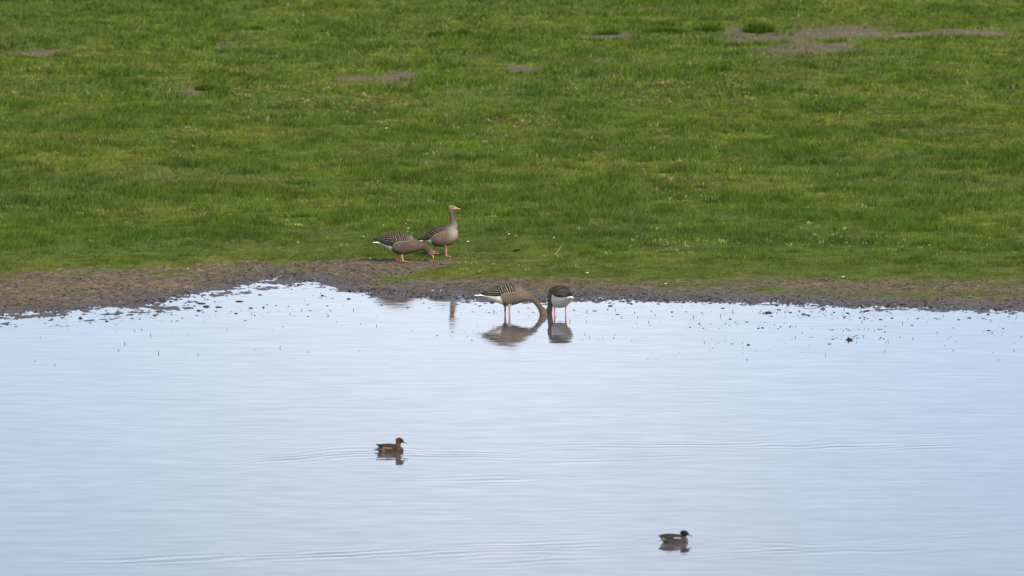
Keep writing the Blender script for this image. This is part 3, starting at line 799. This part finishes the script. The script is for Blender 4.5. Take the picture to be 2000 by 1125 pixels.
def eye(parent, p, r, ring=None):
    bm = bmesh.new(); bmesh.ops.create_uvsphere(bm, u_segments=16, v_segments=12, radius=r)
    v = np.array([q.co[:] for q in bm.verts]); f = [tuple(q.index for q in fa.verts) for fa in bm.faces]; bm.free()
    v = v * np.array([1, .7, 1])
    c = np.tile([.010, .008, .008], (len(v), 1)).astype(float)
    o = link_mesh('eye', v, f, eye_mat, parent, cols=c); o.location = p
    return o
def tail(parent, p0, p1, w0, w1, th, colf):
    v, f, u, a_ = loft([(*p0, w0, th), (*((np.array(p0) * .5 + np.array(p1) * .5)), (w0 + w1) / 2, th * .8), (*p1, w1, th * .35)], 30, 28, power=2.6)
    # feather tips fan out: notch the end a little
    v = v.copy(); k = u > .9
    v[k, 0] += .006 * np.cos(a_[k] * 6)
    return link_mesh('tail', v, f, plum, parent, cols=colf(u, a_, v))
WHITE = np.array([.85, .83, .77])
def goose_tail_col(u, a_, v):
    top = (np.sin(a_) * np.sign(1)) > .2
    c = np.tile(WHITE, (len(u), 1)); 
    dk = (sstep(.25, .4, u) * (1 - sstep(.78, .86, u)))
    m = (v[:, 2] > np.interp(v[:, 0], [v[:, 0].min(), v[:, 0].max()], [v[u < .02, 2].mean() if False else v[:, 2].mean(), v[:, 2].mean()]))
    c[top] = c[top] * (1 - dk[top, None]) + np.array([.09, .075, .07])[None] * dk[top, None]
    return c

def neck_col(V, U, c0, c1, head):
    """furrowed neck feathers, darker towards the nape; head colour at the end"""
    n = fbm(V[:, 0] * 1 + V[:, 1], V[:, 2], .02, 2, .5, 9.)
    c = np.array(c0)[None] * (1 - U[:, None]) + np.array(c1)[None] * U[:, None]
    fur = np.sin(np.arctan2(V[:, 1], .05) * 40 + U * 20) * .10 * (U < .75)
    h = sstep(.72, .85, U)[:, None]
    c = c * (1 - h) + np.array(head)[None] * h
    return c * (.85 + .3 * n + fur)[:, None]

# --- goose grazing on the mud (left on land)
def goose_grazing():
    x, y, z = ground(782, 512); z = float(height(x, y))
    root = empty('goose', (x, y, z), math.radians(-3))
    tag(root, 'greylag goose with head lowered grazing on the mud edge, left of the standing one', 'goose', 'four greylag geese at the pond')
    rows = [(-.36, .31, .29, .018), (-.31, .345, .275, .05), (-.25, .385, .235, .08), (-.17, .415, .187, .105), (-.07, .424, .130, .122), (.03, .422, .106, .126), (.13, .398, .125, .118), (.21, .352, .143, .098), (.28, .31, .165, .072), (.33, .285, .19, .045)]
    tv, tf, tu, ta = loft(trunk_st(rows), 110, 72, True, 2.15)
    tc_ = goose_trunk_col(tv, -.125, -.05, .20, hue=(.105, .076, .056), bars=.5)
    pcs = [(tv, tf, tc_)]
    nv, nf, nu, na = loft([(.20, 0, .245, .09, .09), (.27, 0, .24, .072, .078), (.33, 0, .235, .056, .064), (.375, 0, .210, .045, .053), (.405, 0, .18, .044, .050), (.437, 0, .148, .046, .054), (.462, 0, .120, .038, .046), (.482, 0, .100, .022, .028)], 80, 40)
    pcs.append((nv, nf, neck_col(nv, nu, (.105, .076, .056), (.075, .052, .038), (.165, .115, .082))))
    pcs += leg_pieces(-.045, .05, .15, -.035, .105, -.05, .012, PINK, np.array([.10, .085, .075]), rot=0)
    pcs += leg_pieces(.02, -.05, .15, .025, .112, .042, .012, PINK, np.array([.10, .085, .075]), rot=0)
    fuse(pcs, .0048, root, plum)
    spec = [(-.40, .318, .335, .012), (-.36, .312, .35, .032), (-.30, .295, .385, .060), (-.22, .262, .416, .092), (-.12, .245, .432, .118), (-.09, .262, .436, .128), (-.04, .296, .438, .129), (.04, .308, .436, .127), (.10, .312, .423, .118), (.16, .318, .392, .098), (.20, .33, .36, .06)]
    for s in (1, -1): wing(root, spec, s, goose_wing_col(-.13, .45, .032, .75, -.40), trunk=rows)
    tail(root, (-.28, 0, .285), (-.405, 0, .288), .05, .055, .016, goose_tail_col)
    beak(root, (.468, 0, .112), (.502, 0, .060), .043, .034, (.85, .30, .045), (.75, .55, .42))
    eye(root, (.460, -.036, .150), .008); eye(root, (.460, .036, .150), .008)
goose_grazing()

# --- goose standing alert
def goose_standing():
    x, y, z = ground(860, 500); z = float(height(x, y))
    root = empty('goose', (x, y, z), math.radians(-6))
    tag(root, 'greylag goose standing upright with raised neck on the turf', 'goose', 'four greylag geese at the pond')
    rows = [(-.30, .262, .242, .016), (-.25, .30, .222, .048), (-.17, .37, .205, .085), (-.10, .415, .180, .108), (-.03, .443, .155, .122), (.05, .452, .148, .128), (.13, .455, .165, .128), (.19, .455, .20, .112), (.235, .43, .25, .085), (.262, .385, .30, .045)]
    tv, tf, tu, ta = loft(trunk_st(rows), 110, 72, True, 2.1)
    tc_ = goose_trunk_col(tv, -.145, -.25, .30, bars=.22, hue=(.145, .107, .079))
    lt = (sstep(.10, .24, tv[:, 0]) * sstep(.20, .34, tv[:, 2]))[:, None]
    tc_ = tc_ * (1 - lt * .7) + np.array([.40, .345, .30])[None] * lt * .7
    pcs = [(tv, tf, tc_)]
    nv, nf, nu, na = loft([(.16, 0, .36, .095, .085), (.185, 0, .42, .075, .070), (.20, 0, .475, .056, .058), (.194, 0, .525, .042, .043), (.182, 0, .58, .037, .039), (.172, 0, .635, .037, .038), (.169, 0, .68, .038, .041)], 80, 40)
    ncol = neck_col(nv, np.minimum(nu * 1.1, .7) , (.34, .26, .20), (.03, .016, .010), (.3, .2, .2))
    pcs.append((nv, nf, ncol))
    hv, hf, hu, ha = loft([(.130, 0, .715, .016, .022), (.143, 0, .722, .032, .040), (.172, 0, .730, .037, .047), (.20, 0, .728, .033, .038), (.222, 0, .722, .022, .028), (.232, 0, .72, .014, .018)], 40, 36)
    hc = np.tile([.25, .19, .135], (len(hv), 1)) * (.85 + .3 * fbm(hv[:, 0], hv[:, 2], .02, 2))[:, None]
    pcs.append((hv, hf, hc))
    pcs += leg_pieces(.075, -.05, .19, .09, .130, .095, .012, np.array([.58, .20, .20]), np.array([.16, .13, .11]), rot=-.2)
    pcs += leg_pieces(-.07, .045, .19, -.085, .130, -.10, .045, np.array([.58, .22, .18]), np.array([.30, .25, .21]), rot=.0)
    fuse(pcs, .0048, root, plum)
    spec = [(-.335, .238, .25, .012), (-.28, .238, .29, .035), (-.22, .245, .338, .065), (-.15, .265, .392, .10), (-.12, .29, .413, .112), (-.06, .335, .447, .126), (.0, .362, .463, .126), (.05, .385, .468, .112), (.10, .405, .467, .09), (.14, .42, .464, .06)]
    for s in (1, -1): wing(root, spec, s, goose_wing_col(-.16, .9, .034, .6, -.335), trunk=rows)
    tail(root, (-.21, 0, .245), (-.335, 0, .232), .05, .05, .014, goose_tail_col)
    beak(root, (.222, 0, .728), (.300, 0, .722), .048, .036, (.85, .21, .075), (.70, .50, .40), bend=.004)
    eye(root, (.193, -.034, .747), .0085); eye(root, (.193, .034, .747), .0085)
goose_standing()

# --- geese wading, heads in the water
def wade_rows(hws, dz=0.0, bot=0.0):
    rows = [(-.40, .285, .268, .018), (-.33, .30, .25, .045), (-.26, .335, .222, .075), (-.18, .375, .188, .10), (-.09, .402, .152, .118), (.01, .422, .129, .124), (.10, .416, .142, .120), (.17, .39, .165, .108), (.23, .352, .185, .085), (.29, .305, .195, .060), (.33, .28, .20, .04)]
    return [(a_, b_ + dz * (b_ - c_) / .29, c_ - bot * min(1, (b_ - c_) / .25), d_ * hws) for a_, b_, c_, d_ in rows]
def wading_trunk(root, necks, nk=1.0, white_x=-.075, hue=(.130, .100, .077), legs=((-.03, .05), (.028, -.05)), hws=1.0, dz=0.0, bot=0.0):
    rows = wade_rows(hws, dz, bot)
    tv, tf, tu, ta = loft(trunk_st(rows), 120, 72, True, 2.15)
    pcs = [(tv, tf, goose_trunk_col(tv, white_x, -.45, .20, hue=hue, bars=1.0))]
    nv, nf, nu, na = loft(necks, 90, 40)
    pcs.append((nv, nf, neck_col(nv, nu, hue, (.105, .076, .055), (.15, .108, .075)) * nk))
    return pcs
def goose_wading_left():
    x, y = at_z(991, 615)
    root = empty('goose', (x, y, 0), 0)
    tag(root, 'greylag goose wading side on with its neck stretched down and bill under water', 'goose', 'four greylag geese at the pond')
    pcs = wading_trunk(root, [(.20, 0, .28, .09, .085), (.27, 0, .262, .062, .066), (.33, 0, .238, .044, .048), (.372, 0, .208, .037, .041), (.424, 0, .146, .033, .037), (.462, 0, .092, .034, .040), (.490, 0, .050, .042, .053), (.508, 0, .005, .042, .053), (.53, 0, -.04, .022, .028)])
    for xx, yy in ((-.030, .05), (.030, -.05)):
        pcs += leg_pieces(xx - .005, yy, .17, xx, .105, xx - .004, -.09, ORNG, np.array([.42, .37, .32]), rot=0, foot=True)
    fuse(pcs, .0048, root, plum)
    spec = [(-.365, .292, .302, .010), (-.33, .280, .318, .030), (-.27, .276, .350, .062), (-.19, .272, .386, .098), (-.11, .272, .413, .120), (-.07, .290, .424, .128), (-.02, .308, .432, .128), (.05, .318, .436, .125), (.11, .324, .428, .115), (.16, .332, .405, .095), (.20, .345, .375, .055)]
    for s in (1, -1): wing(root, spec, s, goose_wing_col(-.13, .45, .034, 1.0, -.365), trunk=wade_rows(1.0))
    tail(root, (-.30, 0, .272), (-.455, 0, .272), .05, .055, .013, goose_tail_col)
    beak(root, (.522, 0, -.018), (.548, 0, -.075), .042, .034, (.85, .30, .06))
    eye(root, (.512, -.032, .018), .008); eye(root, (.512, .032, .018), .008)
goose_wading_left()
def goose_wading_right():
    x, y = at_z(1094, 615)
    a0 = math.radians(90 + 24)
    root = empty('goose', (x, y, 0), a0)
    tag(root, 'greylag goose wading seen from behind, white rump showing, head dipped beside the other', 'goose', 'four greylag geese at the pond')
    pcs = wading_trunk(root, [(.17, 0, .27, .09, .085), (.235, 0, .25, .065, .066), (.285, 0, .20, .046, .050), (.305, .005, .14, .039, .043), (.312, .014, .085, .038, .042), (.315, .024, .038, .043, .052), (.318, .03, -.01, .038, .046), (.322, .032, -.05, .020, .026)],
                       nk=2.1, white_x=.02, legs=(), hws=1.05, dz=-.022, bot=.034)  # neck colour lightened to make up for the shade it sits in
    for yy in (.085, -.085):
        pcs += leg_pieces(.0, yy, .17, .0, .105, -.004, -.09, np.array([.62, .22, .22]), np.array([.60, .55, .48]), r=.0105, foot=True)
    fuse(pcs, .0048, root, plum)
    spec = [(-.365, .290, .302, .010), (-.33, .276, .318, .034), (-.27, .270, .345, .070), (-.19, .265, .372, .110), (-.11, .268, .392, .126), (-.07, .280, .400, .132), (-.02, .298, .404, .132), (.05, .308, .402, .135), (.11, .318, .394, .12), (.16, .330, .38, .1), (.20, .343, .36, .055)]
    for s in (1, -1): wing(root, spec, s, goose_wing_col(-.17, .45, .034, .85, -.365), trunk=wade_rows(1.05, -.022, .034))
    tail(root, (-.28, 0, .268), (-.36, 0, .262), .05, .055, .014, goose_tail_col)
    b_ = beak(root, (.30, 0, -.03), (.325, 0, -.09), .042, .034, (.85, .30, .06)); b_.location = (.02, .031, 0)
    eye(root, (.325, -.008, .014), .008); eye(root, (.325, .069, .014), .008)
goose_wading_right()

# --- ducks
def duck_wing_col(base, edge, stripe=None, sz=None, dark_rear=True):
    base, edge = np.array(base), np.array(edge)
    def f(x, z, t, zb, zt):
        ph = (x - .5 * t * .05) / .018; fr = ph - np.floor(ph); w_ = np.clip(1 - np.abs(fr - .2) / .25, 0, 1) * .45
        c = base * (1 - w_[..., None]) + edge * w_[..., None]
        rear = sstep(-.07, -.12, x)[..., None] if dark_rear else 0
        c = c * (1 - rear * .8) + BLK * rear * .8
        if stripe is not None:
            s = (sstep(stripe[1], stripe[1] + .012, x) * (1 - sstep(stripe[2] - .012, stripe[2], x)) * sstep(stripe[3], stripe[3] + .05, t) * (1 - sstep(stripe[4] - .05, stripe[4], t)))[..., None]
            c = c * (1 - s) + np.array(stripe[0]) * s
        return c, fr
    return f
def duck_wigeon():
    x, y = at_z(762, 882)
    root = empty('duck', (x, y, 0), math.radians(4))
    tag(root, 'brown wigeon duck with rounded head swimming, the upper left one of two swimming ducks', 'duck', 'ducks swimming in the foreground')
    rows = [(-.150, .045, .015, .02), (-.12, .06, -.01, .045), (-.08, .075, -.04, .065), (-.02, .080, -.055, .075), (.05, .077, -.055, .076), (.10, .072, -.045, .066), (.135, .055, -.03, .046), (.155, .03, -.01, .02)]
    tv, tf, tu, ta = loft(trunk_st(rows), 80, 56, True, 2.2)
    n = fbm(tv[:, 0] + tv[:, 1], tv[:, 2] + tv[:, 1], .02, 3, .6)
    c = np.array([.058, .035, .024])[None] * (.7 + .6 * n)[:, None]
    w_ = (np.exp(-((tv[:, 0] + .085) / .020) ** 2))[:, None] * .7; c = c * (1 - w_) + np.array([.24, .18, .145])[None] * w_
    r_ = sstep(-.105, -.13, tv[:, 0])[:, None]; c = c * (1 - r_) + np.array([.10, .075, .06])[None] * r_
    pk = (sstep(.04, .10, tv[:, 0]) * sstep(.01, .04, tv[:, 2]))[:, None] * .6; c = c * (1 - pk) + np.array([.10, .060, .048])[None] * pk
    pcs = [(tv, tf, c)]
    nv, nf, nu, na = loft([(.075, 0, .045, .045, .045), (.09, 0, .08, .032, .034), (.098, 0, .105, .027, .032), (.108, 0, .125, .029, .036), (.122, 0, .137, .024, .026), (.13, 0, .14, .012, .014)], 50, 32)
    hv, hf, hu, ha = loft([(.070, 0, .118, .010, .014), (.083, 0, .126, .024, .030), (.108, 0, .132, .029, .034), (.132, 0, .126, .024, .026), (.150, 0, .115, .014, .015), (.158, 0, .111, .008, .010)], 40, 32)
    def hcol(v):
        c = np.tile([.085, .050, .027], (len(v), 1)) * (.8 + .4 * fbm(v[:, 0], v[:, 2], .015, 2))[:, None]
        k = (np.exp(-((v[:, 0] - .128) / .022) ** 2 - ((v[:, 2] - .135) / .026) ** 2))[:, None] * .95; c = c * (1 - k) + np.array([.018, .012, .010])[None] * k
        return c
    pcs += [(nv, nf, hcol(nv)), (hv, hf, hcol(hv))]
    fuse(pcs, .0034, root, plum, 2)
    spec = [(-.165, .082, .090, .010), (-.13, .060, .088, .030), (-.09, .042, .090, .055), (-.04, .032, .094, .075), (.02, .030, .092, .081), (.06, .035, .086, .078), (.09, .045, .078, .055)]
    for s in (1, -1): wing(root, spec, s, duck_wing_col([.040, .027, .021], [.11, .075, .055], ([.15, .115, .095], -.10, .025, .02, .30)), .008, 90, 30, .002, rows)
    tail(root, (-.12, 0, .028), (-.185, 0, .026), .03, .02, .010, lambda u, a_, v: np.tile([.07, .055, .05], (len(u), 1)))
    beak(root, (.150, 0, .113), (.205, 0, .090), .022, .022, (.10, .115, .13), (.02, .02, .02), bend=.002)
    eye(root, (.130, -.0255, .135), .005); eye(root, (.130, .0255, .135), .005)
duck_wigeon()
def duck_teal():
    x, y = at_z(1318, 1059)
    root = empty('duck', (x, y, 0), math.radians(3))
    tag(root, 'small grey teal with dark head and white side stripe, the lower right swimming duck', 'duck', 'ducks swimming in the foreground')
    rows = [(-.150, .066, .035, .02), (-.12, .074, .0, .042), (-.08, .080, -.03, .062), (-.02, .078, -.045, .070), (.05, .072, -.045, .070), (.09, .066, -.04, .062), (.12, .052, -.028, .045), (.138, .03, -.01, .02)]
    tv, tf, tu, ta = loft(trunk_st(rows), 80, 56, True, 2.2)
    n = fbm(tv[:, 0] * 2 + tv[:, 1], tv[:, 2] * 2 + tv[:, 1], .02, 3, .6)
    c = np.array([.055, .054, .057])[None] * (.75 + .5 * n)[:, None]
    w_ = (np.exp(-((tv[:, 0] + .128) / .020) ** 2 - ((tv[:, 2] - .038) / .022) ** 2))[:, None]; c = c * (1 - w_) + np.array([.42, .29, .15])[None] * w_
    r_ = (sstep(-.10, -.125, tv[:, 0]) * (1 - w_[:, 0]))[:, None] * .9; c = c * (1 - r_) + np.array([.025, .02, .02])[None] * r_
    br = (sstep(.08, .12, tv[:, 0]))[:, None] * .5; c = c * (1 - br) + np.array([.085, .07, .065])[None] * br
    pcs = [(tv, tf, c)]
    nv, nf, nu, na = loft([(.07, 0, .04, .04, .04), (.09, 0, .062, .028, .030), (.098, 0, .080, .024, .029), (.104, 0, .095, .022, .026)], 40, 32)
    hv, hf, hu, ha = loft([(.062, 0, .085, .010, .014), (.074, 0, .092, .023, .028), (.099, 0, .0965, .027, .031), (.122, 0, .092, .022, .024), (.140, 0, .083, .013, .014), (.148, 0, .079, .008, .009)], 40, 32)
    def hcol(v):
        c = np.tile([.016, .008, .007], (len(v), 1))
        k = (np.exp(-((v[:, 0] - .10) / .02) ** 2 - ((v[:, 2] - .105) / .014) ** 2))[:, None] * .5; c = c * (1 - k) + np.array([.012, .03, .022])[None] * k
        return c
    pcs += [(nv, nf, hcol(nv)), (hv, hf, hcol(hv))]
    fuse(pcs, .0034, root, plum, 2)
    spec = [(-.168, .066, .074, .010), (-.13, .058, .084, .030), (-.09, .050, .092, .050), (-.04, .044, .091, .068), (.02, .042, .086, .075), (.06, .040, .080, .072), (.085, .046, .072, .05)]
    for s in (1, -1): wing(root, spec, s, duck_wing_col([.038, .030, .024], [.07, .056, .044], ([.50, .46, .42], -.022, .065, .08, .26), dark_rear=False), .008, 90, 30, .002, rows)
    tail(root, (-.12, 0, .060), (-.172, 0, .066), .025, .018, .009, lambda u, a_, v: np.tile([.08, .065, .055], (len(u), 1)))
    beak(root, (.142, 0, .080), (.190, 0, .060), .019, .019, (.075, .085, .11), (.02, .02, .02), bend=.002)
    eye(root, (.118, -.0235, .099), .0045); eye(root, (.118, .0235, .099), .0045)
duck_teal()
